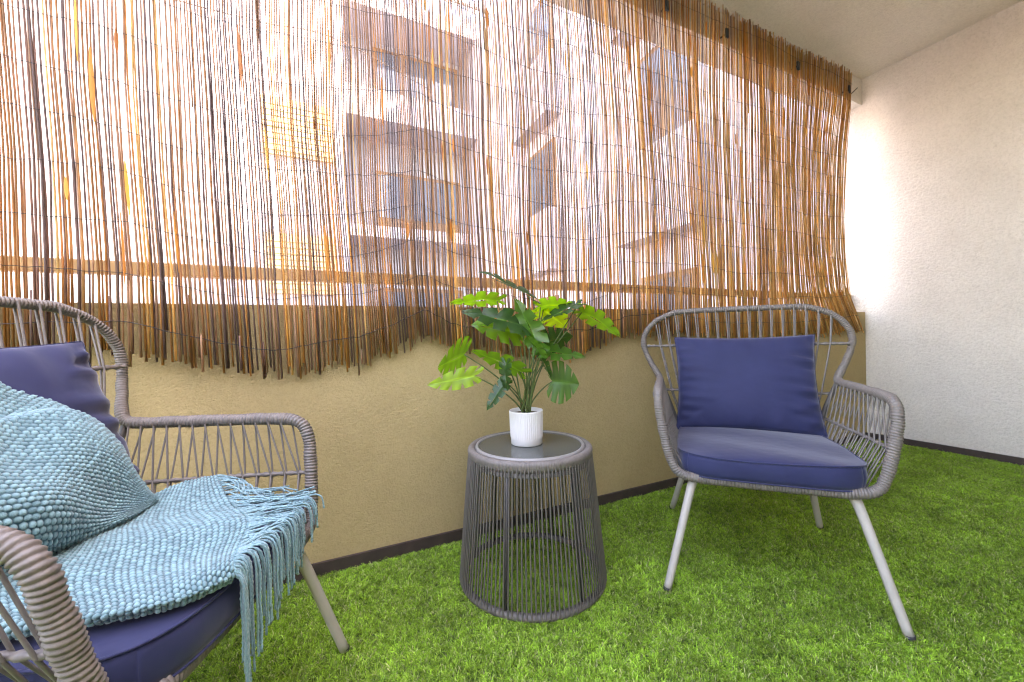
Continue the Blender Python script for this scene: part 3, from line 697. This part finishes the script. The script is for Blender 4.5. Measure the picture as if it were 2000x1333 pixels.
def leaf_mesh(A, T, W, bend, fold, tone):
    A, T, W = map(np.asarray, (A, T, W)); Lv = T - A; Nn = np.cross(Lv, W); Nn /= np.linalg.norm(Nn); ln = np.linalg.norm(Lv)
    if Nn[2] < 0: Nn = -Nn
    mg = catmull(np.c_[MARG, np.zeros(len(MARG))], 8)[:, :2]; mt = np.linspace(0, 1, len(mg))
    V, F, C = [], [], []; cuts = [0, .20, .36, .50, .64, .79, 1.0]; c0 = np.array(tone); 
    for sg in (-1, 1):
        for a, b_ in zip(cuts[:-1], cuts[1:]):
            nt, ns = 6, 7; o = len(V); tc = (a + b_) / 2; gap = .28 if b_ < .99 else .08
            for i in range(nt):
                tr = a + (b_ - a) * i / (nt - 1)
                for j in range(ns):
                    s = j / (ns - 1); q = np.clip((s - .38) / .5, 0, 1); sq = 1 - gap * q * q * (3 - 2 * q) * (1 if a > .05 else .6)
                    tt_ = tc + (tr - tc) * sq
                    m_ = np.array([np.interp(tt_, mt, mg[:, 0]), np.interp(tt_, mt, mg[:, 1])])
                    root = np.array([np.clip((tt_ - .30) / .7, 0, 1) * .93, 0]); pt = root + (m_ - root) * s
                    e = abs(i / (nt - 1) - .5) * 2
                    h = -bend * ln * pt[0] ** 2 + fold * np.linalg.norm(W) * abs(pt[1]) - .35 * fold * np.linalg.norm(W) * pt[1] ** 2 * 1.6 - .012 * ln * (e ** 2) * s + .015 * ln * math.sin(9 * pt[0] + 5 * sg)
                    V.append(A + Lv * pt[0] + W * sg * pt[1] + Nn * h)
                    vein = max(0, 1 - e * 4.5) * .4 + max(0, 1 - s * 9) * .4
                    C.append(c0 * (.80 + .34 * (1 - e) * s) * (1 + vein * 1.5))
            F += [tuple(f + o) for f in grid_faces(nt, ns)]
    return mesh('leaf', np.array(V), F, M['leaf'], True, np.array(C))
G1, G2, G3, G4 = (.026, .080, .020), (.050, .15, .020), (.10, .25, .022), (.22, .40, .03)
K = 1 / 1843.0
LEAVES = [  # attachment, tip, half width: (across, up, towards viewer), bend, fold, tone ; read in 1/1843 m
    ((765, 310, .00), (470, 125, .02), (22, 42, .045), .10, .25, G1), ((560, 325, -.03), (255, 312, -.04), (6, -36, .05), .10, .2, G3),
    ((715, 495, .04), (372, 378, .10), (30, -62, -.04), .12, .25, G1), ((690, 535, .0), (405, 470, .03), (8, 86, .02), .08, .15, G3),
    ((800, 605, .06), (680, 325, .04), (66, -22, .02), .06, .2, G2), ((835, 372, -.02), (1068, 345, -.05), (-8, -34, .055), .10, .2, G3),
    ((1092, 415, -.01), (1328, 550, .02), (26, -34, .04), .14, .25, G3), ((860, 385, -.07), (1020, 500, -.12), (80, -50, .02), .06, .1, G4),
    ((1062, 372, .0), (820, 452, .05), (-14, -30, -.05), .10, .25, G1), ((850, 600, -.03), (1040, 560, -.06), (-12, -80, .01), .06, .15, G1),
    ((820, 655, .02), (1092, 672, .05), (8, -44, -.045), .10, .2, G2), ((357, 660, .03), (198, 730, .05), (34, -112, .02), .05, .18, G3),
    ((415, 790, .05), (145, 828, .08), (14, -62, -.01), .06, .12, G4), ((690, 765, .04), (410, 615, .06), (34, -42, .02), .10, .2, G3),
    ((612, 712, .09), (600, 872, .10), (36, 2, .02), .10, .3, G1), ((606, 828, .08), (482, 975, .10), (30, 24, .015), .14, .3, G1),
    ((888, 835, .04), (1048, 852, .05), (-8, 122, .015), .06, .15, G2), ((822, 690, .03), (888, 808, .05), (15, -10, .03), .10, .3, G1),
    ((820, 672, .06), (745, 545, .06), (22, -12, .03), .08, .3, G2)]
BX, BY = (1029 - 800) * 3.173, (866 - 480) * 3.173
for k, (A, T, W, bend, fold, tone) in enumerate(LEAVES):
    a3 = pl((A[0] - BX) * K, (BY - A[1]) * K, A[2]); t3 = pl((T[0] - BX) * K, (BY - T[1]) * K, T[2]); w3 = pl(W[0] * K, -W[1] * K, W[2]) * 1.04
    put('leaf', leaf_mesh(a3, t3, w3, bend, fold, tone), pot)
    an = k * 2.4; root = np.array([.014 * math.cos(an), .014 * math.sin(an), .098])
    hgt = a3[2]; c1 = root + np.array([a3[0] * .12, a3[1] * .12, (hgt - .1) * .45]); c2 = root * .3 + a3 * .7 + np.array([0, 0, .02])
    tq = np.linspace(0, 1, 14)[:, None]; Pq = (1 - tq) ** 3 * root + 3 * (1 - tq) ** 2 * tq * c1 + 3 * (1 - tq) * tq ** 2 * c2 + tq ** 3 * a3
    put('stalk', mesh('stalk', *tube(Pq, np.linspace(.0030, .0017, 14), 6), M['stem']), pot)
